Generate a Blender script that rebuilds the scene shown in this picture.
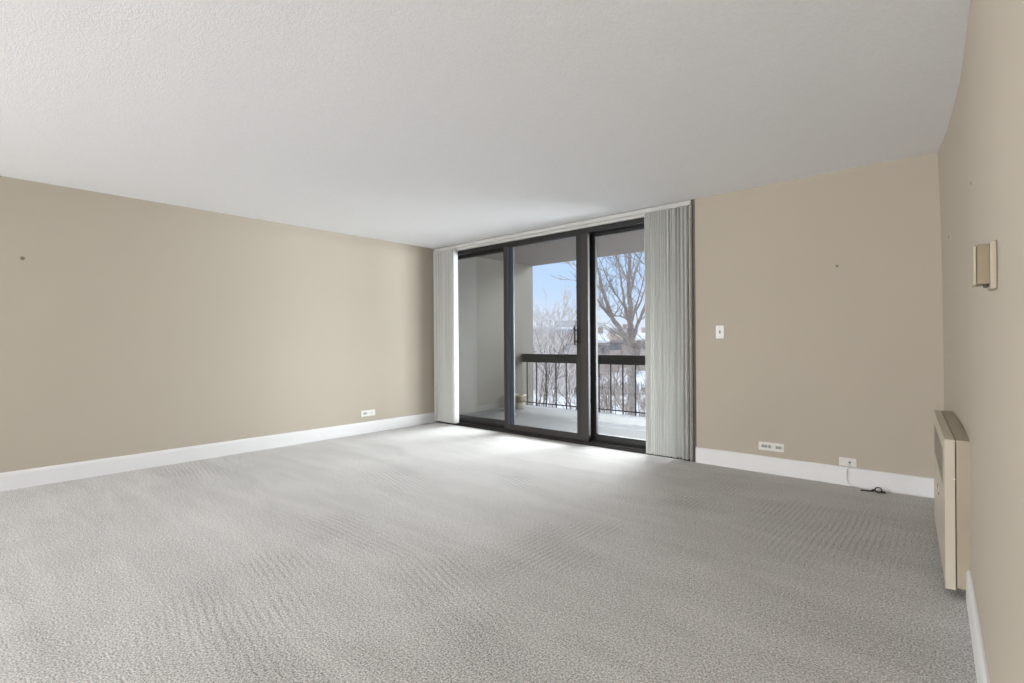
import bpy, bmesh, math, random
from mathutils import Vector, Matrix, noise
S = bpy.context.scene
for o in list(bpy.data.objects): bpy.data.objects.remove(o)
COL = S.collection
PI = math.pi

# ------------------------------------------------------------------ camera
ax = Vector((0.74953, 0.66198, 0))
YAW = math.radians(41.454186); ROLL = math.radians(0.38976)
CAM = Vector((5.58130, -4.67504, 1.12945)); FPX = 510.6
fwd = Vector((-math.sin(YAW), math.cos(YAW), 0)); rgt0 = Vector((math.cos(YAW), math.sin(YAW), 0)); up0 = Vector((0, 0, 1))
c_, s_ = math.cos(ROLL), math.sin(ROLL)
rgt = rgt0*c_ - up0*s_; upv = rgt0*s_ + up0*c_
cd = bpy.data.cameras.new('camera'); cam = bpy.data.objects.new('camera', cd); COL.objects.link(cam)
m3 = Matrix((rgt, upv, -fwd)).transposed()
cam.matrix_world = Matrix.Translation(CAM) @ m3.to_4x4()
cd.sensor_width = 36; cd.lens = FPX/1024*36; cd.clip_start = .05; cd.clip_end = 1500
S.camera = cam
def at(px, py, d):
    """point in the place seen at photo pixel px,py at forward distance d"""
    return CAM + (fwd + rgt*((px-512)/FPX) - upv*((py-341.5)/FPX))*d

# ------------------------------------------------------------------ world, light, exposure
S.view_settings.view_transform = 'Standard'; S.view_settings.look = 'None'
S.view_settings.exposure = 0.06; S.view_settings.gamma = 1; S.view_settings.use_curve_mapping = False
W = bpy.data.worlds.new('sky'); S.world = W; W.use_nodes = True
wn = W.node_tree.nodes; wl = W.node_tree.links; wn.clear()
wo = wn.new('ShaderNodeOutputWorld'); bg = wn.new('ShaderNodeBackground'); bg.inputs[1].default_value = 1.0
tc = wn.new('ShaderNodeTexCoord'); sx = wn.new('ShaderNodeSeparateXYZ'); cr = wn.new('ShaderNodeValToRGB')
wl.new(tc.outputs['Generated'], sx.inputs[0]); wl.new(sx.outputs[2], cr.inputs[0])
e = cr.color_ramp.elements
e[0].position = 0.0; e[0].color = (.86, .91, 1.0, 1)
e[1].position = 1.0; e[1].color = (1.5, 1.6, 1.75, 1)
for p, c in ((.04, (.84, .92, 1.08, 1)), (.10, (.64, .82, 1.12, 1)), (.22, (.54, .75, 1.12, 1)), (.4, (1.1, 1.2, 1.35, 1))):
    k = e.new(p); k.color = c
mp = wn.new('ShaderNodeMapping'); mp.inputs['Scale'].default_value = (3, 3, 12)
ns = wn.new('ShaderNodeTexNoise'); ns.inputs['Scale'].default_value = 1.3; ns.inputs['Detail'].default_value = 5
cl = wn.new('ShaderNodeValToRGB'); cl.color_ramp.elements[0].position = .55; cl.color_ramp.elements[1].position = .8
cl.color_ramp.elements[1].color = (.35, .35, .35, 1)
mx = wn.new('ShaderNodeMix'); mx.data_type = 'RGBA'; mx.inputs[7].default_value = (.9, .93, 1, 1)
wl.new(tc.outputs['Generated'], mp.inputs[0]); wl.new(mp.outputs[0], ns.inputs['Vector']); wl.new(ns.outputs[0], cl.inputs[0])
wl.new(cl.outputs[0], mx.inputs[0]); wl.new(cr.outputs[0], mx.inputs[6]); wl.new(mx.outputs[2], bg.inputs[0]); wl.new(bg.outputs[0], wo.inputs[0])

def area(name, loc, rot, sx_, sy_, power, col, spread=180):
    l = bpy.data.lights.new(name, 'AREA'); l.shape = 'RECTANGLE'; l.size = sx_; l.size_y = sy_; l.energy = power; l.color = col; l.spread = math.radians(spread)
    o = bpy.data.objects.new(name, l); COL.objects.link(o); o.location = loc; o.rotation_euler = rot; return o
# unseen fill lamps, added behind the camera and outside to brighten the room
area('rear_fill', (3.6, -11.4, 1.2), (math.radians(135), 0, 0), 4.2, 1.6, 60, (.98, .985, 1.0))  # added fill tilted up from the rear wall, no known window
area('upward_fill', (4.2, -9.3, .4), Vector((0.1, .25, 1)).to_track_quat('-Z', 'Y').to_euler(), 3.0, 2.6, 30, (.98, .985, 1.0))  # added lamp facing up, brightens the room off the ceiling
area('left_fill', (.2, -10.6, 1.0), Vector((.9, .30, .25)).to_track_quat('-Z', 'Y').to_euler(), 3.0, 1.6, 960, (.98, .985, 1.0))  # added fill beside the left wall, which has no window there
area('outdoor_high_fill', (1.2, 8.6, 5.4), Vector((0, -1, -.42)).to_track_quat('-Z', 'Y').to_euler(), 9.0, 3.2, 1560, (.97, .985, 1.0), 110)  # added lamp hidden above the balcony ceiling line, strengthens daylight indoors
area('outdoor_side_fill', (7.6, 4.6, .9), Vector((-.74, -.67, 0.0)).to_track_quat('-Z', 'Y').to_euler(), 5.0, 3.0, 540, (.97, .985, 1.0), 110)  # added lamp out of view to the right, lights the left wall
sl = bpy.data.lights.new('sun', 'SUN'); sl.energy = 1.2; sl.angle = math.radians(3); sl.color = (1, .95, .88)
so = bpy.data.objects.new('sun', sl); COL.objects.link(so)
so.rotation_euler = Vector((0.55, -0.62, -0.5)).normalized().to_track_quat('-Z', 'Y').to_euler()
so.rotation_euler = Vector((0.75, 0.62, -0.55)).normalized().to_track_quat('-Z', 'Y').to_euler()

# ------------------------------------------------------------------ helpers
def lin(r, g, b):
    f = lambda v: (v/255/12.92) if v/255 <= .04045 else ((v/255+.055)/1.055)**2.4
    return (f(r), f(g), f(b), 1)
def mat(name, col, rough=.6, metal=0, noise_scale=None, noise_amt=.06, bump=0, bump_scale=None, spec=.5, detail=3, stretch=None):
    m = bpy.data.materials.new(name); m.use_nodes = True; nt = m.node_tree; n = nt.nodes; l = nt.links
    b = n['Principled BSDF']; b.inputs['Base Color'].default_value = col; b.inputs['Roughness'].default_value = rough
    b.inputs['Metallic'].default_value = metal; b.inputs['Specular IOR Level'].default_value = spec
    co = n.new('ShaderNodeTexCoord'); mp_ = n.new('ShaderNodeMapping'); l.new(co.outputs['Object'], mp_.inputs[0])
    if stretch: mp_.inputs['Scale'].default_value = stretch
    if noise_scale:
        t = n.new('ShaderNodeTexNoise'); t.inputs['Scale'].default_value = noise_scale; t.inputs['Detail'].default_value = detail
        l.new(mp_.outputs[0], t.inputs['Vector'])
        r = n.new('ShaderNodeValToRGB'); a = noise_amt
        r.color_ramp.elements[0].position = .3; r.color_ramp.elements[1].position = .7
        r.color_ramp.elements[0].color = tuple(max(0, x*(1-a)) for x in col[:3])+(1,)
        r.color_ramp.elements[1].color = tuple(min(1, x*(1+a)) for x in col[:3])+(1,)
        l.new(t.outputs[0], r.inputs[0]); l.new(r.outputs[0], b.inputs['Base Color'])
    if bump:
        t2 = n.new('ShaderNodeTexNoise'); t2.inputs['Scale'].default_value = bump_scale or 50; t2.inputs['Detail'].default_value = 2
        l.new(mp_.outputs[0], t2.inputs['Vector']); bp = n.new('ShaderNodeBump'); bp.inputs['Strength'].default_value = bump
        bp.inputs['Distance'].default_value = .004
        l.new(t2.outputs[0], bp.inputs['Height']); l.new(bp.outputs[0], b.inputs['Normal'])
    return m
def glass_mat(name, tint, refl=1.0):
    m = bpy.data.materials.new(name); m.use_nodes = True; nt = m.node_tree; n = nt.nodes; l = nt.links
    n.remove(n['Principled BSDF']); out = n['Material Output']
    tr = n.new('ShaderNodeBsdfTransparent'); tr.inputs[0].default_value = tint
    gl = n.new('ShaderNodeBsdfGlossy'); gl.inputs['Roughness'].default_value = 0.01
    lw = n.new('ShaderNodeLayerWeight'); lw.inputs[0].default_value = .5
    pw = n.new('ShaderNodeMath'); pw.operation = 'POWER'; pw.inputs[1].default_value = 4.0; l.new(lw.outputs['Facing'], pw.inputs[0])
    fr = n.new('ShaderNodeMath'); fr.operation = 'MULTIPLY_ADD'; fr.inputs[1].default_value = .6; fr.inputs[2].default_value = .03; l.new(pw.outputs[0], fr.inputs[0])
    mu = n.new('ShaderNodeMath'); mu.operation = 'MULTIPLY'; mu.inputs[1].default_value = refl
    ms = n.new('ShaderNodeMixShader')
    l.new(fr.outputs[0], mu.inputs[0]); l.new(mu.outputs[0], ms.inputs[0]); l.new(tr.outputs[0], ms.inputs[1]); l.new(gl.outputs[0], ms.inputs[2]); l.new(ms.outputs[0], out.inputs[0])
    return m

class MB:
    def __init__(s): s.v = []; s.f = []; s.sm = []
    def add(s, vs, fs, smooth=False):
        b = len(s.v); s.v += [tuple(v) for v in vs]
        s.f += [tuple(b+i for i in f) for f in fs]; s.sm += [smooth]*len(fs); return s
    def box(s, a, b):
        x0, y0, z0 = (min(a[i], b[i]) for i in range(3)); x1, y1, z1 = (max(a[i], b[i]) for i in range(3))
        vs = [(x0,y0,z0),(x1,y0,z0),(x1,y1,z0),(x0,y1,z0),(x0,y0,z1),(x1,y0,z1),(x1,y1,z1),(x0,y1,z1)]
        return s.add(vs, [(3,2,1,0),(4,5,6,7),(0,1,5,4),(1,2,6,5),(2,3,7,6),(3,0,4,7)])
    def tube(s, pts, rad, n=5, smooth=True, cap=True):
        pts = [Vector(p) for p in pts]; vs = []; fs = []; N = len(pts)
        prev = None
        for i, p in enumerate(pts):
            d = (pts[min(i+1, N-1)] - pts[max(i-1, 0)])
            d = d.normalized() if d.length > 1e-9 else Vector((0, 0, 1))
            if prev is None:
                u = d.cross(Vector((0, 0, 1)) if abs(d.z) < .9 else Vector((1, 0, 0))).normalized()
            else:
                u = (prev - d*prev.dot(d)); u = u.normalized() if u.length > 1e-6 else d.orthogonal().normalized()
            prev = u; w = d.cross(u); r = rad[i] if hasattr(rad, '__len__') else rad
            for k in range(n):
                a = 2*PI*k/n; vs.append(p + (u*math.cos(a) + w*math.sin(a))*r)
        for i in range(N-1):
            for k in range(n):
                fs.append((i*n+k, i*n+(k+1) % n, (i+1)*n+(k+1) % n, (i+1)*n+k))
        if cap: fs.append(tuple(range(n))[::-1]); fs.append(tuple((N-1)*n+k for k in range(n)))
        return s.add(vs, fs, smooth)
    def lathe(s, prof, c=(0,0,0), n=32, axis='z', smooth=True):
        vs = []; fs = []
        for r, h in prof:
            for k in range(n):
                a = 2*PI*k/n; x, y = r*math.cos(a), r*math.sin(a)
                q = {'z': (x, y, h), 'y': (x, h, y), 'x': (h, x, y)}[axis]
                vs.append((q[0]+c[0], q[1]+c[1], q[2]+c[2]))
        for i in range(len(prof)-1):
            for k in range(n): fs.append((i*n+k, i*n+(k+1) % n, (i+1)*n+(k+1) % n, (i+1)*n+k))
        fs.append(tuple(range(n))[::-1]); fs.append(tuple((len(prof)-1)*n+k for k in range(n)))
        return s.add(vs, fs, smooth)
    def extrude(s, prof, axis, a, b):
        """closed 2d profile swept from a to b along axis x or y"""
        n = len(prof); vs = []
        for t in (a, b):
            for p, q in prof: vs.append((t, p, q) if axis == 'x' else (p, t, q))
        fs = [(k, (k+1) % n, n+(k+1) % n, n+k) for k in range(n)] + [tuple(range(n))[::-1], tuple(range(n, 2*n))]
        return s.add(vs, fs)
    def build(s, name, m, parent=None, bevel=0, loc=None, fixn=True, seg=2):
        me = bpy.data.meshes.new(name); org = Vector(loc) if loc is not None else Vector((0, 0, 0))
        me.from_pydata([Vector(v)-org for v in s.v], [], s.f)
        for p, q in zip(me.polygons, s.sm): p.use_smooth = q
        me.materials.append(m); me.update()
        if fixn:
            b = bmesh.new(); b.from_mesh(me); bmesh.ops.recalc_face_normals(b, faces=b.faces); b.to_mesh(me); b.free()
        o = bpy.data.objects.new(name, me); COL.objects.link(o); o.location = org
        if parent:
            o.parent = parent; 
            # verts given in the parent's own frame
        if bevel:
            md = o.modifiers.new('bevel', 'BEVEL'); md.width = bevel; md.segments = seg; md.limit_method = 'ANGLE'
        return o
def tag(o, label=None, cat=None, group=None, kind=None):
    if label: o['label'] = label
    if cat: o['category'] = cat
    if group: o['group'] = group
    if kind: o['kind'] = kind
    return o
def empty(name, loc=(0,0,0), rz=0):
    o = bpy.data.objects.new(name, None); COL.objects.link(o); o.location = loc; o.rotation_euler = (0, 0, rz); o.empty_display_size = .1
    return o
def struct(o): o['kind'] = 'structure'; return o

# ------------------------------------------------------------------ materials
WALLC = lin(196, 184, 163)
M = {}
M['wall'] = mat('beige_paint', lin(187, 178, 163), .75, bump=.12, bump_scale=160, spec=.3, noise_scale=1.1, noise_amt=.012)
M['ceil'] = mat('ceiling_stipple', (.90, .905, .92, 1), .9, bump=.45, bump_scale=135, spec=.1, noise_scale=60, noise_amt=.02)
M['trim'] = mat('white_trim', (.82, .82, .82, 1), .35, noise_scale=6, noise_amt=.01)
M['vane'] = mat('pvc_vane', (.88, .88, .87, 1), .4, noise_scale=3, noise_amt=.02)
def vane_mat():
    m = M['vane']; nt = m.node_tree; n = nt.nodes; l = nt.links; b = n['Principled BSDF']
    t = n.new('ShaderNodeBsdfTranslucent'); t.inputs[0].default_value = (.90, .90, .87, 1); s_x = n.new('ShaderNodeMixShader'); s_x.inputs[0].default_value = .4
    l.new(b.outputs[0], s_x.inputs[1]); l.new(t.outputs[0], s_x.inputs[2]); l.new(s_x.outputs[0], n['Material Output'].inputs[0])
vane_mat()
M['track'] = mat('aluminium_track', (.62, .62, .60, 1), .4, noise_scale=8, noise_amt=.03)
M['bronze'] = mat('bronze_frame', lin(42, 36, 33), .45, noise_scale=9, noise_amt=.05)
M['black'] = mat('black_frame', lin(24, 22, 21), .4, noise_scale=9, noise_amt=.06)
M['gasket'] = mat('dark_handle', lin(28, 24, 22), .4, noise_scale=20, noise_amt=.05)
M['glass'] = glass_mat('door_glass', (.93, .95, .955, 1), 1.0)
M['glass_edge'] = mat('blue_grey_seal', lin(50, 58, 68), .35, noise_scale=5, noise_amt=.05)
M['plate'] = mat('ivory_plate', (.76, .75, .71, 1), .35, noise_scale=30, noise_amt=.01)
M['slot'] = mat('dark_slot', (.06, .055, .05, 1), .6, noise_scale=50, noise_amt=.05)
M['socket'] = mat('grey_socket', (.40, .39, .37, 1), .5, noise_scale=50, noise_amt=.05)
M['heater'] = mat('cream_enamel', lin(196, 188, 170), .45, noise_scale=4, noise_amt=.02)
M['heater_body'] = mat('tan_enamel', lin(168, 157, 138), .5, noise_scale=4, noise_amt=.03)
M['thermo_cover'] = mat('thermostat_cover', lin(172, 162, 144), .5, noise_scale=30, noise_amt=.03)
M['thermo'] = mat('taupe_plastic', lin(138, 124, 102), .5, noise_scale=30, noise_amt=.03)
M['deck_paint'] = mat('balcony_paint', lin(84, 80, 74), .85, noise_scale=2, noise_amt=.05, bump=.05, bump_scale=60)
M['soffit'] = mat('soffit_concrete', lin(106, 97, 90), .9, noise_scale=5, noise_amt=.05, bump=.3, bump_scale=60)
M['rail'] = mat('black_iron', lin(15, 17, 25), .85, noise_scale=40, noise_amt=.15)
M['bark'] = mat('grey_bark', lin(150, 140, 134), .9, noise_scale=9, noise_amt=.25, bump=.6, bump_scale=30)
M['bark_dark'] = mat('dark_bark', lin(112, 104, 98), .9, noise_scale=9, noise_amt=.2)
M['twig_pale'] = mat('frosted_twigs', lin(208, 200, 197), .9, noise_scale=3, noise_amt=.25)
M['twig_brown'] = mat('brown_twigs', lin(184, 170, 162), .9, noise_scale=3, noise_amt=.2)
M['snow'] = mat('snow', (.78, .80, .84, 1), .8, noise_scale=.35, noise_amt=.05, bump=.4, bump_scale=1.2, spec=.2)
M['brick'] = mat('taupe_siding', lin(176, 160, 152), .9, noise_scale=.9, noise_amt=.08)
M['rosewall'] = mat('rose_siding', lin(196, 178, 168), .9, noise_scale=.9, noise_amt=.08)
M['slate'] = mat('slate_roof', lin(160, 162, 168), .9, noise_scale=.9, noise_amt=.1)
M['pane'] = mat('dark_pane', lin(135, 132, 134), .2, noise_scale=2, noise_amt=.1)
M['copper'] = mat('rust_clay', lin(122, 60, 40), .6, noise_scale=40, noise_amt=.2)
M['cable'] = mat('white_cable', (.74, .73, .70, 1), .5, noise_scale=30, noise_amt=.02)
M['darkcable'] = mat('dark_cable', lin(42, 34, 30), .5, noise_scale=30, noise_amt=.1)
M['filler'] = mat('wall_anchor', lin(120, 108, 92), .6, noise_scale=30, noise_amt=.1)

def carpet_mat():
    m = bpy.data.materials.new('loop_carpet'); m.use_nodes = True; nt = m.node_tree; n = nt.nodes; l = nt.links
    b = n['Principled BSDF']; b.inputs['Roughness'].default_value = 1; b.inputs['Specular IOR Level'].default_value = .05
    b.inputs['Sheen Weight'].default_value = .15; b.inputs['Sheen Roughness'].default_value = .5
    co = n.new('ShaderNodeTexCoord')
    def N(scale, detail=2, rough=.5, vec=None, dist=0):
        t = n.new('ShaderNodeTexNoise'); t.inputs['Scale'].default_value = scale; t.inputs['Detail'].default_value = detail
        t.inputs['Roughness'].default_value = rough; t.inputs['Distortion'].default_value = dist
        l.new(vec or co.outputs['Object'], t.inputs['Vector']); return t.outputs[0]
    def math_(op, a, b_=None, c=None, clamp=False):
        x = n.new('ShaderNodeMath'); x.operation = op; x.use_clamp = clamp
        for i, v in enumerate((a, b_, c)):
            if v is None: continue
            if isinstance(v, (int, float)): x.inputs[i].default_value = v
            else: l.new(v, x.inputs[i])
        return x.outputs[0]
    def remap(v, a0, a1, b0, b1):
        x = n.new('ShaderNodeMapRange'); x.inputs[1].default_value = a0; x.inputs[2].default_value = a1
        x.inputs[3].default_value = b0; x.inputs[4].default_value = b1; l.new(v, x.inputs[0]); return x.outputs[0]
    def patch(cx, cy, ang, rx, ry, spacing):
        """combed pile: stripes along ang (deg from +x) within a soft ellipse"""
        mp_ = n.new('ShaderNodeMapping'); mp_.vector_type = 'TEXTURE'
        mp_.inputs['Location'].default_value = (cx, cy, 0); mp_.inputs['Rotation'].default_value = (0, 0, math.radians(ang))
        nz = n.new('ShaderNodeTexNoise'); nz.inputs['Scale'].default_value = 1.6; nz.inputs['Detail'].default_value = 2
        l.new(co.outputs['Object'], nz.inputs['Vector'])
        va = n.new('ShaderNodeVectorMath'); va.operation = 'MULTIPLY_ADD'; va.inputs[1].default_value = (.05, .05, 0)
        l.new(nz.outputs['Color'], va.inputs[0]); l.new(co.outputs['Object'], va.inputs[2])
        l.new(va.outputs[0], mp_.inputs[0])
        sp = n.new('ShaderNodeSeparateXYZ'); l.new(mp_.outputs[0], sp.inputs[0])
        nz2 = N(2.6, 4, .65)
        st = math_('SINE', math_('MULTIPLY', sp.outputs[1], 2*PI/spacing))
        ex = math_('POWER', math_('DIVIDE', sp.outputs[0], rx), 2); ey = math_('POWER', math_('DIVIDE', sp.outputs[1], ry), 2)
        rr = math_('ADD', math_('ADD', ex, ey), math_('MULTIPLY', nz2, 3.2)); mk = remap(rr, 1.5, 2.4, 1, 0)
        st = math_('MULTIPLY', math_('POWER', math_('MULTIPLY_ADD', st, .5, .5), 2.5), -1.0)
        return math_('MULTIPLY', st, mk)
    fine = N(135, 3, .8); mid = N(55, 2, .6)
    mp2 = n.new('ShaderNodeMapping'); mp2.inputs['Rotation'].default_value = (0, 0, math.radians(14)); mp2.inputs['Scale'].default_value = (.7, 3.6, 1)
    l.new(co.outputs['Object'], mp2.inputs[0])
    streak = N(1.5, 4, .6, mp2.outputs[0], .6); big = N(1.1, 3, .55, None, .8)
    tot = None
    for p in PATCHES:
        q = patch(*p); tot = q if tot is None else math_('ADD', tot, q)
    v = math_('ADD', remap(fine, .41, .59, -.50, .46), remap(mid, .3, .7, -.09, .09))
    v = math_('ADD', v, remap(streak, .3, .7, -.085, .085)); v = math_('ADD', v, remap(big, .3, .7, -.05, .05))
    v = math_('ADD', v, math_('MULTIPLY', tot, .22))
    v = math_('ADD', v, 1.0)
    vm = n.new('ShaderNodeVectorMath'); vm.operation = 'SCALE'; vm.inputs[0].default_value = CARPET
    l.new(v, vm.inputs['Scale']); l.new(vm.outputs[0], b.inputs['Base Color'])
    bp = n.new('ShaderNodeBump'); bp.inputs['Strength'].default_value = .6; bp.inputs['Distance'].default_value = .006
    hh = math_('ADD', math_('ADD', fine, math_('MULTIPLY', mid, .7)), math_('MULTIPLY', tot, .2))
    l.new(hh, bp.inputs['Height']); l.new(bp.outputs[0], b.inputs['Normal'])
    return m
CARPET = (.565, .552, .536)
PATCHES = [(3.5, -3.85, -9, .60, .45, .034), (3.1, -3.5, -10, .42, .26, .034), (3.85, -3.12, -18, .6, .33, .034), (4.95, -1.15, 90, .8, .62, .032),
           (4.25, -.95, 90, .62, .34, .032), (3.92, -2.45, 91, .7, .30, .034), (2.9, -3.0, 0, .7, .30, .036), (.45, -3.15, -9, .75, .3, .036), (2.1, -2.1, -14, .8, .3, .04), (2.9, -1.5, -20, .7, .2, .04)]
M['carpet'] = carpet_mat()

# ------------------------------------------------------------------ room shell
H = 2.44; YB = -11.5
XWP = [(.3, 5.43), (0, 5.455), (-.45, 5.512), (-.907, 5.553), (-1.225, 5.577), (-1.744, 5.600), (-2.007, 5.612), (-2.42, 5.624), (-2.94, 5.645), (-4.7, 5.75), (-11.7, 5.95)]
def XW(y):
    for (y1, x1), (y0, x0) in zip(XWP, XWP[1:]):
        if y >= y0: return x0 + (x1-x0)*(y-y0)/(y1-y0)
    return XWP[-1][1]
struct(MB().box((-.12, YB-.1, -.25), (6.1, .0, 0)).build('floor', M['carpet']))
struct(MB().box((-.12, YB-.1, H), (6.2, .2, H+.2)).build('ceiling', M['ceil']))
struct(MB().box((-.12, YB, 0), (0, 0, H)).build('wall_left', M['wall']))
struct(MB().box((3.725, 0, 0), (5.9, .2, H)).build('wall_back', M['wall']))
struct(MB().box((-.42, 0.001, -.1), (0.0, .2, H+.1)).build('wall_back_return', M['wall']))
rw = MB(); ys = [0.0 - i*.15 for i in range(13)] + [-2.2, -2.6, -3, -3.5, -4.2, -5, -6, -7, YB]
vs = []; fs = []
ZL = [0, .3, .6, .9, 1.2, 1.5, 1.8, 2.1, H]; NZ = len(ZL)+2
def bow(y, z): return .024*math.exp(y/.5)*(1-max(0, (z-.9)/1.54)**2)
for y in ys: vs += [(XW(y)+bow(y, z), y, z) for z in ZL] + [(6.2, y, H), (6.2, y, 0)]
for i in range(len(ys)-1):
    for k in range(NZ): fs.append((i*NZ+k, i*NZ+(k+1) % NZ, i*NZ+NZ+(k+1) % NZ, i*NZ+NZ+k))
fs += [tuple(range(NZ)), tuple(len(vs)-NZ+k for k in range(NZ))[::-1]]
struct(rw.add(vs, fs).build('wall_right', M['wall']))
# unseen rear wall; its wide window opening is added to let light in
r = MB(); r.box((-.12, YB-.1, 0), (.7, YB, H)).box((5.1, YB-.1, 0), (6.2, YB, H)).box((.7, YB-.1, 0), (5.1, YB, .45)).box((.7, YB-.1, 2.25), (5.1, YB, H))
struct(r.build('wall_rear', M['wall']))
w2 = MB(); w2.box((.7, YB-.08, .45), (.76, YB-.02, 2.25)).box((5.04, YB-.08, .45), (5.1, YB-.02, 2.25)).box((.76, YB-.08, .45), (5.04, YB-.02, .51)).box((.76, YB-.08, 2.19), (5.04, YB-.02, 2.25)).box((2.87, YB-.08, .51), (2.93, YB-.02, 2.19))
struct(w2.build('added_rear_window', M['black']))  # added window frame, made to go with the rear fill lamp

# baseboards, profile with a small eased cap
def bprof(sgn, off=0): return [(off, 0), (off+sgn*.015, 0), (off+sgn*.015, .120), (off+sgn*.011, .132), (off+sgn*.006, .140), (off, .141)]
struct(MB().extrude(bprof(1, 0), 'y', YB, -.0).build('baseboard_left', M['trim']))
struct(MB().extrude(bprof(-1, 0), 'x', 3.722, 5.456).build('baseboard_back', M['trim']))
bm_ = MB(); vs = []; fs = []; yy = [-1.752, -1.9, -2.2, -2.6, -3, -3.6, -4.4, -5.5, -7, YB]
for y in yy:
    for p, q in bprof(-1): vs.append((XW(y)+p, y, q))
for i in range(len(yy)-1):
    for k in range(6): fs.append((i*6+k, i*6+(k+1) % 6, i*6+6+(k+1) % 6, i*6+6+k))
fs += [(5, 4, 3, 2, 1, 0), tuple(len(vs)-6+k for k in range(6))]
struct(bm_.add(vs, fs).build('baseboard_right', M['trim']))
# short length between the heater and the corner
bs = MB(); vs = []; fs = []; yy = [-.017, -.2, -.4, -.59]
for y in yy:
    for p, q in bprof(-1): vs.append((XW(y)+p, y, q))
for i in range(len(yy)-1):
    for k in range(6): fs.append((i*6+k, i*6+(k+1) % 6, i*6+6+(k+1) % 6, i*6+6+k))
fs += [(5, 4, 3, 2, 1, 0), tuple(len(vs)-6+k for k in range(6))]
struct(bs.add(vs, fs).build('baseboard_corner', M['trim']))
# jamb and head of the door opening, painted
tr_ = MB(); tr_.box((3.66, .005, 0), (3.724, .2, H))
struct(tr_.build('trim_1', mat('jamb_paint', lin(110, 104, 104), .7, noise_scale=5, noise_amt=.03)))
struct(MB().box((0.0, .02, 2.365), (3.66, .2, H)).build('trim_2', M['track']))

# ------------------------------------------------------------------ sliding glass door (structure)
door = struct(empty('door_1', (0, 0, 0)))
fr = MB()
fr.box((.0, .045, 2.315), (3.66, .20, 2.363))          # head
fr.box((.0, .045, 0.0), (3.66, .20, .028))             # sill
fr.box((.0, .045, .028), (.04, .20, 2.315)); fr.box((3.62, .045, .028), (3.66, .20, 2.315))
fr.box((.04, .135, .028), (3.62, .142, .045))          # track ribs
fr.box((.04, .088, .028), (3.62, .094, .040))
fr.build('frame', M['black'], door, bevel=.002)
MB().box((.04, .030, .0), (3.62, .046, .014)).build('threshold', M['bronze'], door)
def panel(name, x0, x1, y0, y1, z0, z1, sl_, sr_, bot, top, m, gm=True):
    p = MB(); p.box((x0, y0, z0), (x0+sl_, y1, z1)).box((x1-sr_, y0, z0), (x1, y1, z1)).box((x0+sl_, y0, z0), (x1-sr_, y1, z0+bot)).box((x0+sl_, y0, z1-top), (x1-sr_, y1, z1))
    o = p.build(name, m, door, bevel=.003)
    yc = (y0+y1)/2
    MB().box((x0+sl_-.004, yc-.003, z0+bot-.004), (x1-sr_+.004, yc+.003, z1-top+.004)).build('glass', M['glass'], o)
    return o
pa = panel('fixed_panel', .04, 1.28, .150, .190, .035, 2.312, .07, .10, .085, .035, M['black'])
pc = panel('fixed_panel', 2.452, 3.62, .150, .190, .035, 2.312, .10, .07, .070, .035, M['black'])
pb = panel('sliding_panel', 1.270, 2.515, .052, .092, .030, 2.355, .045, .149, .075, .055, M['bronze'])
# blue-grey seal strips down the sliding panel's left edge, dark gasket around its glass
g = MB(); g.box((1.315, .056, .105), (1.365, .088, 2.30)); g.box((1.372, .060, .105), (1.425, .086, 2.30))
g.build('edge_seal', M['glass_edge'], pb, bevel=.004)
g = MB(); g.box((2.366, .050, .107), (2.420, .060, 2.298)).box((1.425, .050, .098), (2.420, .060, .107)).box((1.425, .05, 2.298), (2.420, .060, 2.304)); g.build('gasket', M['gasket'], pb)
# D handle with two mounts and escutcheon
hx = 2.378
h = MB(); h.tube([(hx, -.005, 1.085), (hx, -.005, 1.285)], .0105, 10); h.box((hx-.006, -.005, 1.118), (hx+.012, .052, 1.134)).box((hx-.006, -.005, 1.240), (hx+.012, .052, 1.256))
h.box((hx-.008, .044, 1.10), (hx+.032, .052, 1.27))
h.build('handle', M['gasket'], pb, bevel=.003)

# ------------------------------------------------------------------ vertical blinds
vb = empty('vertical_blinds', (1.86, 0.0, 0))
tag(vb, 'pale grey vertical vane blinds drawn open to both sides of the sliding glass door', 'blinds')
def P(x, y, z): return (x-1.86, y, z)
hr = MB(); hr.box(P(.012, -.020, 2.396), P(3.69, .018, 2.432)); hr.box(P(.012, -.023, 2.392), P(3.69, -.0185, 2.402)); hr.box(P(.012, .0175, 2.392), P(3.69, .022, 2.402))
hr.build('head_rail', M['track'], vb, bevel=.0015)
random.seed(4)
def vane_mesh(z0, z1, w=.089, bow=.006, t=.0011, n=8):
    a = []; 
    for s in range(n+1):
        u = s/n*2-1; a.append((bow*(1-u*u), u*w/2))
    pr = [(x-t, y) for x, y in a] + [(x+t, y) for x, y in reversed(a)]
    vs = [(x, y, z) for z in (z0, z1) for x, y in pr]; k = len(pr)
    m = MB(); m.add(vs, [(i, (i+1) % k, k+(i+1) % k, k+i) for i in range(k)], True)
    for i in range(n): m.add([vs[j] for j in (i, i+1, k-2-i, k-1-i)], [(0, 1, 2, 3)]); m.add([vs[k+j] for j in (i, i+1, k-2-i, k-1-i)], [(3, 2, 1, 0)])
    # stem and clip at the top
    m.box((-.004, -.010, z1), (.008, .010, z1+.012)); m.box((-.001, -.003, z1+.010), (.005, .003, z1+.03))
    return m
v0 = vane_mesh(.030, 2.390).build('vane', M['vane'], vb); v0.location = P(.035, -.002, 0)
def vane(x, ang, y=-.002, dz=0):
    v = v0.copy(); COL.objects.link(v); v.parent = vb; v.location = P(x, y, dz); v.rotation_euler = (0, 0, math.radians(ang)); return v
x = .035; i = 0
while x < .425:
    if i: vane(x, random.uniform(-9, 9) + (0 if i % 3 else 10), -.002+random.uniform(-.003, .003))
    x += random.uniform(.016, .024); i += 1
vane(.445, 4)
x = 3.245
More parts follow.
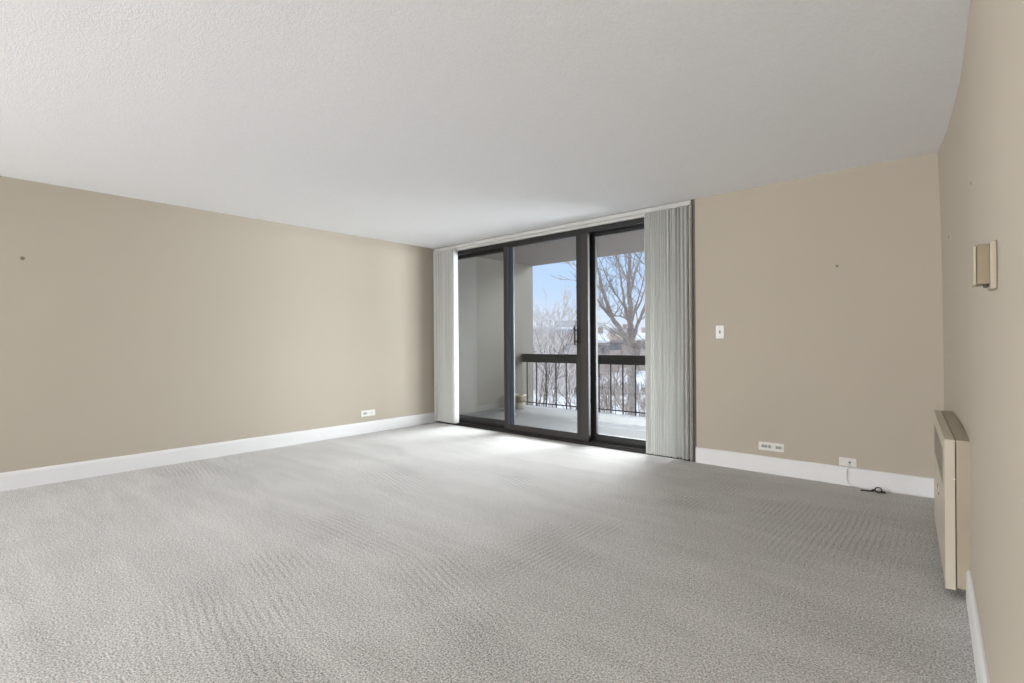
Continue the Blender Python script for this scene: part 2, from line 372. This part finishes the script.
while x < 3.672:
    vane(x, random.uniform(-6, 7), -.004+random.uniform(-.005, .004), -.010); x += random.choice((.012, .02, .028, .030))
vane(3.686, 2, -.004, -.016)

# ------------------------------------------------------------------ wall plates, switch
def face(name, cx, cz, w, h, label, cat, wall='back'):
    """Empty at plate centre; local x along wall, -y into room"""
    if wall == 'back': o = empty(name, (cx, 0, cz))
    else: o = empty(name, (0, cx, cz), PI/2)   # left wall: local -y points to +x
    tag(o, label, cat); 
    MB().box((-w/2, -.006, -h/2), (w/2, 0, h/2)).build('cover_plate', M['plate'], o, bevel=.002)
    return o
def receptacle(o, x, s=1.0, rot=True):
    b = MB(); b.box((x-.030*s, -.008, -.016*s), (x+.030*s, -.004, .016*s)); q = b.build('socket_face', M['socket'], o, bevel=.0015)
    sl2 = MB()
    for dx in (-.018*s, .014*s):
        sl2.box((x+dx-.004, -.0088, -.009), (x+dx+.004, -.0076, -.006)).box((x+dx-.004, -.0088, .006), (x+dx+.004, -.0076, .009))
        sl2.lathe([(.0022, -.0088), (.0022, -.0076)], (x+dx+.009, 0, 0), 10, 'y')
    sl2.build('slots', M['slot'], q)
def screw(o, x, z):
    MB().lathe([(.0028, -.0075), (.0028, -.0055)], (x, 0, z), 12, 'y').build('screw', M['socket'], o)
o1 = face('wall_outlet', 4.363, .2265, .197, .070, 'long ivory three gang outlet plate low on the beige wall nearest the blinds', 'outlet')
receptacle(o1, -.052, .75); receptacle(o1, .058, .75)
MB().lathe([(.0125, -.012), (.014, -.009), (.014, -.005)], (-.012, 0, 0), 20, 'y').build('jack', M['socket'], o1)
for sx_ in (-.088, .012, .09): screw(o1, sx_, 0)
o2 = face('cable_outlet', 4.909, .180, .116, .066, 'ivory cable wall plate low on the beige wall with a thin white cable hanging down', 'outlet')
MB().lathe([(.009, -.010), (.009, -.004)], (.012, 0, 0), 6, 'y').build('coax_nut', M['socket'], o2)
MB().lathe([(.005, -.018), (.005, -.010)], (.012, 0, 0), 12, 'y').build('coax_stub', M['slot'], o2)
screw(o2, -.042, 0); screw(o2, .045, 0)
o3 = face('wall_outlet', -1.085, .247, .200, .074, 'long white outlet plate above the left wall baseboard near the blinds', 'outlet', 'left')
receptacle(o3, -.045, .8)
MB().lathe([(.008, -.010), (.008, -.004)], (.05, 0, 0), 12, 'y').build('jack', M['socket'], o3)
for sx_ in (-.09, .02, .09): screw(o3, sx_, 0)
sw = empty('light_switch', (3.946, 0, 1.202)); tag(sw, 'small white toggle light switch on the beige wall right of the blinds', 'light switch')
MB().box((-.036, -.006, -.058), (.036, 0, .058)).build('cover_plate', M['plate'], sw, bevel=.002)
MB().box((-.006, -.0065, -.013), (.006, -.0055, .013)).build('toggle_slot', M['slot'], sw)
t = MB(); t.add([(-.004,-.006,-.004),(.004,-.006,-.004),(.004,-.006,.007),(-.004,-.006,.007),(-.003,-.018,-.012),(.003,-.018,-.012),(.003,-.018,-.004),(-.003,-.018,-.004)], [(0,1,2,3),(7,6,5,4),(0,4,5,1),(1,5,6,2),(2,6,7,3),(3,7,4,0)]); t.build('toggle', M['socket'], sw, bevel=.001)
for z in (-.042, .042): screw(sw, 0, z)

# white cable from the cable plate, down to the carpet and along the baseboard
cb = MB(); cb.tube([(4.921, -.014, .180), (4.919, -.026, .172), (4.915, -.024, .150), (4.905, -.022, .11), (4.902, -.021, .06), (4.915, -.022, .02), (4.95, -.030, .006), (5.0, -.045, .005), (5.06, -.062, .005), (5.11, -.05, .005), (5.2, -.03, .005), (5.32, -.025, .005), (5.42, -.03, .005)], .0028, 6)
tag(cb.build('coaxial_cable', M['cable']), 'thin white cable dropping from the cable plate onto the carpet along the baseboard', 'cable')
ck = empty('cable_coil', (5.08, -.085, 0)); tag(ck, 'small dark tangle of wire ends lying on the carpet by the back baseboard', 'cable')
a = MB(); a.tube([(-.075, -.03, .006), (-.05, -.032, .009), (-.02, -.025, .008), (.0, -.018, .014), (.006, -.01, .022)], .005, 7)
pts = [(.03+.020*math.cos(t_), -.01+.012*math.sin(t_), .022+.016*math.sin(t_)) for t_ in [k*.5 for k in range(14)]]
a.tube(pts, .0042, 7); a.tube([(.01, .0, .008), (.03, -.012, .007), (.055, -.014, .009), (.075, -.004, .008)], .0055, 7)
a.build('wire', M['darkcable'], ck)
a = MB(); a.lathe([(.006, .0), (.007, .004), (.0065, .014), (.004, .018)], (-.002, -.008, .004), 12, 'z'); a.build('connector', M['copper'], ck)
a = MB(); a.lathe([(.006, .0), (.007, .012), (.004, .016)], (.052, -.004, .012), 12, 'x'); a.build('connector', M['copper'], ck)

# picture-hanging hardware left in the walls
def anchor(x, y, z, rz, label, r=.010, pin=.014):
    o = empty('wall_anchor', (x, y, z), rz); tag(o, label, 'wall anchor')
    m = MB(); m.lathe([(r, -.0035), (r*1.15, -.002), (r*1.15, .0)], (0, 0, 0), 16, 'y'); m.build('collar', M['filler'], o)
    m = MB(); m.tube([(0, -.002, 0), (0, -pin, -.001)], .0028, 8); m.build('pin', M['socket'], o)
anchor(4.846, 0, 1.702, 0, 'small metal screw anchor high on the beige wall right of the light switch', .0085)
anchor(0, -4.207, 1.815, PI/2, 'small dark screw anchor on the left wall near the photo edge', .012)
def rwall(px, lo=-3.5, hi=-.05):   # where the sight line through column px meets the right wall
    u = rgt0*((px-512)/FPX) + fwd
    best = None
    for k in range(3000):
        y = lo + (hi-lo)*k/3000; t_ = (y-CAM.y)/u.y; xx = CAM.x + u.x*t_
        dd = abs(xx-XW(y))
        if best is None or dd < best[0]: best = (dd, y)
    return best[1]
anchor(XW(-1.95)+.001, -1.95, 1.745, -PI/2, 'tiny filled nail mark high on the right wall above the thermostat', .006, .004)
anchor(XW(-.52)+.001, -.52, 1.76, -PI/2, 'tiny screw mark on the right wall close to the room corner', .006, .004)

# ------------------------------------------------------------------ thermostat on the right wall
ty = -2.94; tr = math.atan2(XW(-3.0)-XW(-2.86), -.14)  # wall direction
def on_right(name, y0, y1, z):
    """Empty on right wall, local +x runs from y0 end towards y1 (away from camera), local +y into the room"""
    p0 = Vector((XW(y0), y0, z)); p1 = Vector((XW(y1), y1, z)); d = (p1-p0).normalized()
    o = empty(name, p0, math.atan2(d.y, d.x)); return o, (p1-p0).length
th, L = on_right('thermostat', -2.94, -2.86, 1.3125); tag(th, 'small taupe box thermostat with pale cover on the right beige wall', 'thermostat')
MB().box((0, 0, -.060), (.085, .012, .060)).build('back_plate', M['thermo_cover'], th, bevel=.002)
MB().box((.004, .012, -.047), (.080, .036, .053)).build('body', M['thermo'], th, bevel=.0015)
MB().box((.002, .0375, -.049), (.082, .043, .050)).build('cover', M['thermo_cover'], th, bevel=.0015)
MB().box((.006, .036, -.046), (.078, .0376, .048)).build('gap', M['slot'], th)
MB().lathe([(.005, 0), (.006, -.006), (.004, -.010)], (.008, .020, -.047), 14, 'z').build('dial', M['slot'], th)

# ------------------------------------------------------------------ wall heater cabinet
ht, L = on_right('wall_heater', -1.75, -.60, 0); tag(ht, 'cream metal wall heater cabinet with grille mounted low on the right wall', 'heater')
# local: x 0..L away from camera, y 0..depth into room
def xprof(m, a, b, y0, y1, z0, z1): return m.box((a, y0, z0), (b, y1, z1))
MB().box((0, -.010, .047), (L, .044, .690)).build('cabinet', M['heater_body'], ht, bevel=.006, seg=3)
MB().box((.006, .043, .050), (L-.006, .049, .684)).build('shadow_gap', M['slot'], ht)
# front cover: frame around the grille plus returns
D0, D1 = .048, .082; gx0, gx1, gz0, gz1 = .16, L-.10, .455, .625
f_ = MB(); f_.box((0, D0, .040), (gx0, D1, .690)); f_.box((gx1, D0, .040), (L, D1, .690)); f_.box((gx0, D0, .040), (gx1, D1, gz0)); f_.box((gx0, D0, gz1), (gx1, D1, .690))
fo = f_.build('front_cover', M['heater'], ht)
b = bmesh.new(); b.from_mesh(fo.data); bmesh.ops.remove_doubles(b, verts=b.verts, dist=1e-5); b.to_mesh(fo.data); b.free()
gb = MB(); gb.box((gx0-.001, D0+.005, gz0-.001), (gx1+.001, D1-.0012, gz1+.001)).build('grille_backing', M['slot'], ht)
gr = MB(); n_ = 17
for k in range(n_):
    z = gz0 + (k+.5)*(gz1-gz0)/n_; gr.box((gx0, D1-.0012, z-.0014), (gx1, D1, z+.0014))
gr.build('grille', M['heater'], ht)
kn = MB(); kn.lathe([(.020, D1-.001), (.020, D1+.003), (.015, D1+.004)], (.55, 0, .354), 24, 'y').build('knob_bezel', M['heater'], ht)
kn = MB(); kn.lathe([(.012, D1+.003), (.0115, D1+.0055), (.008, D1+.006)], (.55, 0, .354), 20, 'y').build('knob', M['slot'], ht)
MB().lathe([(.004, D1), (.004, D1+.003)], (.53, 0, .325), 10, 'y').build('indicator', M['slot'], ht)
MB().lathe([(.0035, -.001), (.0035, .002)], (.0, .050, .52), 10, 'x').build('screw', M['plate'], ht)

# ------------------------------------------------------------------ balcony
def deck_mat():
    m = bpy.data.materials.new('wet_snowy_concrete'); m.use_nodes = True; nt = m.node_tree; n = nt.nodes; l = nt.links
    b = n['Principled BSDF']; co = n.new('ShaderNodeTexCoord')
    t = n.new('ShaderNodeTexNoise'); t.inputs['Scale'].default_value = 2.2; t.inputs['Detail'].default_value = 4; l.new(co.outputs['Object'], t.inputs['Vector'])
    r = n.new('ShaderNodeValToRGB'); r.color_ramp.elements[0].position = .35; r.color_ramp.elements[1].position = .65
    r.color_ramp.elements[0].color = (.034, .033, .031, 1); r.color_ramp.elements[1].color = (.048, .047, .045, 1)
    l.new(t.outputs[0], r.inputs[0])
    # snow dusting towards the open edge
    sp = n.new('ShaderNodeSeparateXYZ'); l.new(co.outputs['Object'], sp.inputs[0])
    t2 = n.new('ShaderNodeTexNoise'); t2.inputs['Scale'].default_value = 5; t2.inputs['Detail'].default_value = 5; l.new(co.outputs['Object'], t2.inputs['Vector'])
    ad = n.new('ShaderNodeMath'); ad.operation = 'MULTIPLY_ADD'; ad.inputs[1].default_value = 1.2; l.new(t2.outputs[0], ad.inputs[0]); l.new(sp.outputs[1], ad.inputs[2])
    mr = n.new('ShaderNodeMapRange'); mr.inputs[1].default_value = 2.3; mr.inputs[2].default_value = 2.75; l.new(ad.outputs[0], mr.inputs[0])
    mx_ = n.new('ShaderNodeMix'); mx_.data_type = 'RGBA'; mx_.inputs[7].default_value = (.075, .075, .076, 1)
    l.new(mr.outputs[0], mx_.inputs[0]); l.new(r.outputs[0], mx_.inputs[6]); l.new(mx_.outputs[2], b.inputs['Base Color'])
    # puddle
    mp_ = n.new('ShaderNodeMapping'); mp_.vector_type = 'TEXTURE'; mp_.inputs['Location'].default_value = (2.1, 1.55, 0); mp_.inputs['Scale'].default_value = (.9, .24, 1)
    l.new(co.outputs['Object'], mp_.inputs[0]); ln = n.new('ShaderNodeVectorMath'); ln.operation = 'LENGTH'; 
    fl = n.new('ShaderNodeVectorMath'); fl.operation = 'MULTIPLY'; fl.inputs[1].default_value = (1, 1, 0); l.new(mp_.outputs[0], fl.inputs[0]); l.new(fl.outputs[0], ln.inputs[0])
    ad2 = n.new('ShaderNodeMath'); ad2.operation = 'MULTIPLY_ADD'; ad2.inputs[1].default_value = .6; l.new(t2.outputs[0], ad2.inputs[0]); l.new(ln.outputs['Value'], ad2.inputs[2])
    mr2 = n.new('ShaderNodeMapRange'); mr2.inputs[1].default_value = 1.05; mr2.inputs[2].default_value = 1.3; mr2.inputs[3].default_value = .30; mr2.inputs[4].default_value = .6
    l.new(ad2.outputs[0], mr2.inputs[0]); l.new(mr2.outputs[0], b.inputs['Roughness'])
    return m
M['deck'] = deck_mat()
struct(MB().box((-.6, .2, -.25), (5.0, 2.41, -.03)).build('balcony_floor', M['deck']))
struct(MB().box((-.60, .0, -.25), (3.72, .2, -.001)).build('balcony_threshold', M['deck']))
struct(MB().box((-.72, .2, -.25), (-.442, 2.74, 2.535)).build('balcony_wall_left', M['deck_paint']))
sf = MB(); sf.box((-.8, .18, 2.535), (5.1, 2.74, 2.75)); struct(sf.build('balcony_ceiling', M['soffit']))
# snow lip left along the outer edge of the slab
random.seed(9); sn = MB(); N_ = 90; vs = []; fs = []
for i in range(N_+1):
    x = -.42 + i*(4.9)/N_; w_ = .05+.05*noise.noise((x*2.2, 3, 0)); h_ = .016+.012*noise.noise((x*5, 7, 0))
    vs += [(x, 2.41, -.03), (x, 2.40, -.03+h_), (x, 2.40-w_, -.03+h_*.8), (x, 2.37-w_*1.5, -.03)]
for i in range(N_):
    for k in range(3): fs.append((i*4+k, i*4+k+1, i*4+5+k, i*4+4+k))
sn.add(vs, fs, True); tag(sn.build('snow_edge', mat('lip_snow', (.24, .245, .26, 1), .9, noise_scale=9, noise_amt=.1)), 'thin strip of snow lying along the outer edge of the balcony floor', 'snow', kind='stuff')  # snow given a darker colour to offset the strong outdoor lamps

RY = 2.44
rl = empty('balcony_railing', (2.2, RY, 0)); tag(rl, 'black metal balcony railing with broad top rail and thin upright bars', 'railing')
def Q(x, y, z): return (x-2.2, y-RY, z)
MB().box(Q(-.44, RY-.030, .755), Q(4.89, RY+.030, .905)).build('top_rail', M['rail'], rl, bevel=.006)
MB().box(Q(-.44, RY-.008, .022), Q(4.89, RY+.008, .040)).build('bottom_rail', M['rail'], rl)
bx0 = [-.339 + .2156*k for k in range(25)]
bal = MB().box((-.0085, -.0085, -.045), (.0085, .0085, .758)).build('baluster', M['rail'], rl); bal.location = Q(bx0[0], RY, 0)
for k in range(1, 25):
    q = bal.copy(); COL.objects.link(q); q.parent = rl; q.location = Q(bx0[k], RY, 0)

# flower pot against the side wall
pt = empty('flower_pot', (-.19, 2.02, -.03)); tag(pt, 'round tan ceramic planter on the balcony floor beside the side wall', 'planter')
pm = mat('glazed_tan', lin(138, 132, 112), .5, noise_scale=12, noise_amt=.08); pm2 = mat('glazed_brown_band', lin(98, 84, 64), .5, noise_scale=16, noise_amt=.2)
MB().lathe([(.09, 0), (.098, .006), (.108, .05), (.118, .10), (.120, .112)], (0, 0, 0), 36).build('bowl', pm, pt)
MB().lathe([(.116, .110), (.124, .116), (.128, .16), (.128, .205), (.124, .214)], (0, 0, 0), 36).build('band', pm2, pt)
rm = MB(); rm.lathe([(.122, .212), (.134, .216), (.136, .235), (.132, .243), (.116, .243), (.112, .225), (.04, .222), (.01, .222)], (0, 0, 0), 36); rm.build('rim', pm, pt)

# ------------------------------------------------------------------ outdoors
GZ = -3.3
def ground_h(x, y): return GZ + .18*noise.noise((x*.05, y*.05, 1)) + max(0, (y-70))*.018
g_ = MB(); vs = []; fs = []; nx, ny = 60, 60
for j in range(ny+1):
    for i in range(nx+1):
        y = 3 + (j/ny)**2*300; x = -130 + i/nx*200 - (j/ny)*60
        vs.append((x, y, ground_h(x, y)))
for j in range(ny):
    for i in range(nx): a_ = j*(nx+1)+i; fs.append((a_, a_+1, a_+nx+2, a_+nx+1))
go = g_.add(vs, fs, True).build('snowy_ground', M['snow'], fixn=False); struct(go)

def grow(m, p, d, L_, r, lev, rnd, up=.15, wig=.18, kids=(3, 5), tmin=.25, shrink=.62, seg=5, nmin=3, spread=(.5, 1.0), minr=.006):
    pts = [p.copy()]; rad = [r]; d = d.normalized(); q = p.copy()
    for k in range(seg):
        d = (d + Vector((rnd.uniform(-1, 1), rnd.uniform(-1, 1), rnd.uniform(-1, 1)))*wig + Vector((0, 0, up))*.5).normalized()
        q = q + d*(L_/seg); pts.append(q.copy()); rad.append(max(minr*.6, r*(1-.75*(k+1)/seg)))
    m.tube(pts, rad, max(nmin, 5 if lev > 1 else 3), cap=False)
    if lev <= 0: return
    for k in range(rnd.randint(*kids)):
        t_ = rnd.uniform(tmin, .95); i = min(seg-1, int(t_*seg)); b_ = pts[i].lerp(pts[i+1], t_*seg-i)
        dd = (pts[i+1]-pts[i]).normalized(); o_ = Vector((rnd.uniform(-1, 1), rnd.uniform(-1, 1), rnd.uniform(-.6, 1))).normalized()
        nd = (dd + o_*rnd.uniform(*spread)).normalized()
        grow(m, b_, nd, L_*shrink*rnd.uniform(.7, 1.15), max(minr, rad[i]*.55), lev-1, rnd, up, wig, kids, .15, shrink, max(3, seg-1), nmin, spread, minr)

# big bare tree beyond the railing: trunk, knob, and main limbs traced at its own distance
TD = 17.0
def limb(path, r0, r1, dj, rnd, par, name='limb', lev=2, kids=(3, 5), n=7, L_=2.0):
    m = MB(); pts = []; N = len(path)
    for i, (px, py) in enumerate(path):
        pts.append(at(px, py, TD + dj*i/max(1, N-1)))
    fine_ = []
    for i in range(N-1):
        for k in range(3): fine_.append(pts[i].lerp(pts[i+1], k/3) + Vector((rnd.uniform(-1, 1), rnd.uniform(-1, 1), 0))*.02)
    fine_.append(pts[-1]); rad = [r0 + (r1-r0)*i/(len(fine_)-1) for i in range(len(fine_))]
    m.tube(fine_, rad, n)
    for i in range(2, len(fine_)-1):
        for _ in range(rnd.randint(*kids)):
            dd = (fine_[i+1]-fine_[i]).normalized(); o_ = Vector((rnd.uniform(-1, 1), rnd.uniform(-1, 1), rnd.uniform(-.3, .9)))
            grow(m, fine_[i], dd*.6+o_*.8, L_*rnd.uniform(.5, 1.1)*(.6+.4*(1-i/len(fine_))), max(.012, rad[i]*.38), lev, rnd, .12, .2, (2, 3), .2, .6, 4, 3, (.5, 1.0), .0085)
    base = par.location; m.v = [tuple(Vector(v)-base) for v in m.v]
    return m.build(name, M['bark'], par, fixn=False)
rnd = random.Random(11)
tb = at(631.5, 425, TD); tb.z = ground_h(tb.x, tb.y)
bt = empty('bare_tree', tb); tag(bt, 'tall leafless tree with a thick forked trunk standing behind the balcony railing', 'tree')
tk = MB(); tp = [tb+Vector((0, 0, -.2)), tb+Vector((0, 0, .3)), at(631.8, 430, TD), at(631.2, 405, TD), at(631, 375, TD), at(631.2, 356, TD), at(632, 348, TD)]
tk.tube([p-tb for p in tp], [.22, .16, .128, .122, .118, .13, .15], 12)
tk.tube([at(*p, TD)-tb for p in ((633, 362), (636, 353), (638.5, 345), (640, 341.5))], [.09, .14, .13, .05], 10)
tk.build('trunk', M['bark'], bt)
limb([(631.5, 352), (631, 335), (630.5, 318), (629.5, 300), (629, 282), (629.5, 262), (630, 235), (629, 200)], .12, .03, .4, rnd, bt, kids=(0, 1))
limb([(631, 350), (625, 338), (619, 327), (612, 318), (606, 300), (601, 283), (597, 268), (592, 240)], .105, .022, -1.0, rnd, bt, kids=(0, 1))
limb([(614, 320), (607, 313), (601, 305), (594, 293), (584, 276), (572, 262)], .05, .012, -1.8, rnd, bt, kids=(1, 1), L_=1.4)
limb([(630.5, 330), (627, 318), (624, 300), (622, 285), (619, 265), (611, 240)], .06, .016, 1.4, rnd, bt, kids=(0, 1))
limb([(632.5, 340), (637, 327), (642, 312), (650, 292), (660, 265)], .07, .02, .8, rnd, bt, kids=(0, 1))
limb([(631, 325), (635, 312), (640, 302), (645, 290), (648, 270)], .045, .012, -1.2, rnd, bt, kids=(0, 1))
limb([(629.5, 296), (633, 283), (637, 268), (642, 250), (645, 230)], .045, .012, 1.2, rnd, bt, kids=(0, 1))
limb([(629.5, 312), (623, 304), (615, 293), (607, 277), (599, 258)], .035, .01, -.8, rnd, bt, kids=(1, 1), L_=1.3)
limb([(629, 283), (624, 272), (617, 260), (611, 245)], .04, .012, 1.8, rnd, bt, kids=(1, 1), L_=1.2)
limb([(650, 268), (643, 263), (636, 255), (630, 248)], .02, .03, -.8, rnd, bt, kids=(0, 1), L_=.8)
limb([(628, 346), (621, 341), (612, 341), (602, 347)], .035, .01, -1.4, rnd, bt, kids=(1, 1), L_=1.0)
limb([(638, 350), (642, 346), (648, 340), (658, 335)], .05, .02, -1.2, rnd, bt, kids=(0, 1), L_=1.0)
limb([(629, 320), (620, 316), (611, 316)], .03, .012, -1.0, rnd, bt, kids=(1, 1), L_=.8)

def shrub(name, px, py, d, label, cat, stems, mtl, h=3.0, r=.035, lev=3, seed=1, lean=.5, kids=(3, 4), grp=None, minr=.010, base=None, tops=None):
    rr = random.Random(seed); p = at(px, py, d); p.z = ground_h(p.x, p.y) - .05
    o = empty(name, p); tag(o, label, cat, grp)
    for k in range(stems):
        m = MB()
        if tops: 
            tgt = at(*tops[k], d) - p; L_ = tgt.length; dr = tgt/L_
            grow(m, Vector((rr.uniform(-.06, .06), rr.uniform(-.06, .06), 0)), dr, L_, r*rr.uniform(.8, 1.2), lev, rr, .0, .05, kids, .35, .28, 6, 4, (.4, .9), minr)
        else:
            a_ = 2*PI*k/stems+rr.uniform(-.3, .3); dr = Vector((math.cos(a_)*lean, math.sin(a_)*lean, 1))
            grow(m, Vector((rr.uniform(-.1, .1), rr.uniform(-.1, .1), 0)), dr, h*rr.uniform(.75, 1.05), r*rr.uniform(.8, 1.2), lev, rr, .1, .12, kids, .25, .62, 5, 4, (.5, 1.0), minr)
        m.build('stem', mtl, o, fixn=False)
    return o
# multi-stem tree close behind the left end of the railing
shrub('bare_tree', 531, 420, 11.5, 'multi stemmed leafless tree leaning out behind the left end of the railing', 'tree', 7, M['bark_dark'], r=.026, lev=3, seed=5, kids=(2, 3), minr=.009,
      tops=[(546, 345), (573, 348), (541, 355), (583, 372), (537, 365), (588, 345), (554, 350)])
shrub('bare_tree', 588, 440, 10.0, 'slender leafless sapling slanting behind the middle of the railing', 'tree', 3, M['bark_dark'], r=.022, lev=2, seed=8, kids=(2, 3), minr=.007,
      tops=[(566, 366), (560, 350), (592, 345)])
shrub('bare_shrub', 618, 425, 11.5, 'twiggy bare shrub rising left of the big tree trunk behind the railing', 'shrub', 7, M['bark_dark'], r=.018, lev=3, seed=3, kids=(2, 3), minr=.006,
      tops=[(596, 392), (601, 380), (606, 372), (611, 384), (618, 378), (600, 402), (623, 392)])
shrub('bare_shrub', 652, 430, 10.5, 'bare shrub with arching twigs right of the big tree trunk', 'shrub', 4, M['bark_dark'], r=.014, lev=2, seed=6, kids=(2, 3), minr=.005,
      tops=[(643, 385), (638, 400), (648, 378), (655, 380)])
# pale frosted trees farther off
for k, (px, d, hh, sd, lb) in enumerate([(539, 20, 5.2, 21, 'pale frosted tree with dense twigs nearest the balcony side wall'), (551, 28.5, 6.3, 22, 'pale frosted tree, second from the balcony side wall'),
        (568, 35.5, 7.5, 23, 'pale frosted tree farthest back, seen just left of the door handle')]):
    shrub('frosted_tree', px, 385, d, lb, 'tree', 5, M['twig_pale'], h=hh*.70, r=.05, lev=4, seed=sd, lean=.30, kids=(3, 3), grp='frosted trees beyond the yard', minr=.016)
for k, (px, d, hh, sd, lb) in enumerate([(598, 26, 2.6, 31, 'brownish bare thicket bush seen beside the door mullion'), (609, 33, 3.2, 32, 'brownish bare thicket bush, second from the door mullion'),
        (620, 47, 4.0, 33, 'brownish bare thicket bush just left of the big tree trunk'), (643, 24, 2.4, 34, 'brownish bare thicket bush right of the big tree trunk')]):
    shrub('thicket_bush', px, 385, d, lb, 'shrub', 7, M['twig_brown'], h=hh*.78, r=.04, lev=3, seed=sd, lean=.7, kids=(3, 5), grp='brown thicket bushes across the snow', minr=.014)

# clipped grey hedge rows across the snow
def hedge(pxa, pxb, d, h_, label, mtl):
    a_ = at(pxa, 390, d); b_ = at(pxb, 390, d); m = MB(); rr = random.Random(int(d))
    L_ = (b_-a_).length; nn = int(L_*26)
    for k in range(nn):
        p = a_.lerp(b_, rr.random()); p = Vector((p.x+rr.uniform(-.4, .4), p.y+rr.uniform(-.4, .4), 0)); p.z = ground_h(p.x, p.y)
        d_ = Vector((rr.uniform(-.5, .5), rr.uniform(-.5, .5), 1)).normalized()
        m.tube([p, p+d_*h_*.5, p+d_*h_*rr.uniform(.8, 1.1)+Vector((rr.uniform(-.1, .1), 0, 0))], [.03, .025, .01], 3, cap=False)
    org = a_.copy(); org.z = ground_h(a_.x, a_.y)
    tag(m.build('hedge', mtl, loc=org, fixn=False), label, 'hedge', kind='stuff')
hedge(538, 592, 41, 1.0, 'low grey bare hedge on the snow below the taupe building', M['bark_dark'])
hedge(592, 700, 42, 1.1, 'low grey bare hedge on the snow behind the big tree', M['bark_dark'])

# long flat roofed building behind the frosted trees
def frame_at(pxa, pxb, d):
    a_ = at(pxa, 341, d); b_ = at(pxb, 341, d); a_.z = b_.z = ground_h(a_.x, a_.y); v_ = (b_-a_); return a_, v_.length, math.atan2(v_.y, v_.x)
a_, L_, rz = frame_at(500, 590, 46)
fb = empty('building', a_, rz); tag(fb, 'long low taupe building with a snow covered flat roof behind the left railing', 'building')
HB = 1.12945 + 8.5/FPX*46 - a_.z
MB().box((0, 0, -.5), (L_, 9, HB)).build('wall', M['brick'], fb)
MB().box((-.3, -.3, HB), (L_+.3, 9.3, HB+.28)).build('roof', M['slate'], fb)
MB().box((-.32, -.32, HB+.28), (L_+.32, 9.3, HB+.48)).build('roof_snow', M['snow'], fb, bevel=.08)
for k in range(3): MB().box((L_*.42+k*2.2, -.04, HB-2.2), (L_*.42+k*2.2+1.0, .02, HB-1.0)).build('window', M['pane'], fb)
def house(pxa, pxb, d, z_eave_px, ridge_px, wall, roof, label, snow=False, dep=7):
    a_, L_, rz = frame_at(pxa, pxb, d); o = empty('house', a_, rz); tag(o, label, 'house', 'houses in the distance')
    he = 1.12945 + (340.5-z_eave_px)/FPX*d - a_.z; hr_ = 1.12945 + (340.5-ridge_px)/FPX*d - a_.z
    MB().box((0, 0, -1), (L_, dep, he)).build('wall', wall, o)
    r_ = MB(); r_.extrude([(-.5, he-.05), (dep/2, hr_), (dep+.5, he-.05), (dep+.5, he-.3), (-.5, he-.3)], 'x', -.4, L_+.4); r_.build('roof', roof, o)
    for k in range(2): 
        wx = L_*(.25+.4*k); MB().box((wx, -.05, he-1.6), (wx+.9, .02, he-.6)).build('window', M['pane'], o)
    MB().box((L_*.7, dep*.4, he), (L_*.7+.6, dep*.4+.6, hr_+.6)).build('chimney', wall, o)
house(560, 590, 72, 328, 319, M['brick'], M['slate'], 'far house with grey roof showing above the taupe building')
house(594, 606, 64, 340, 331, M['brick'], M['snow'], 'far house with snowy roof beside the door mullion')
house(606, 620, 70, 338, 333.5, M['rosewall'], M['rosewall'], 'far rose coloured house left of the big tree')
house(618, 631, 84, 334, 327, M['brick'], M['slate'], 'far house with slate grey roof behind the big tree trunk')
house(640, 650, 74, 338, 331, M['rosewall'], M['snow'], 'far rose house with snowy roof right of the big tree trunk')
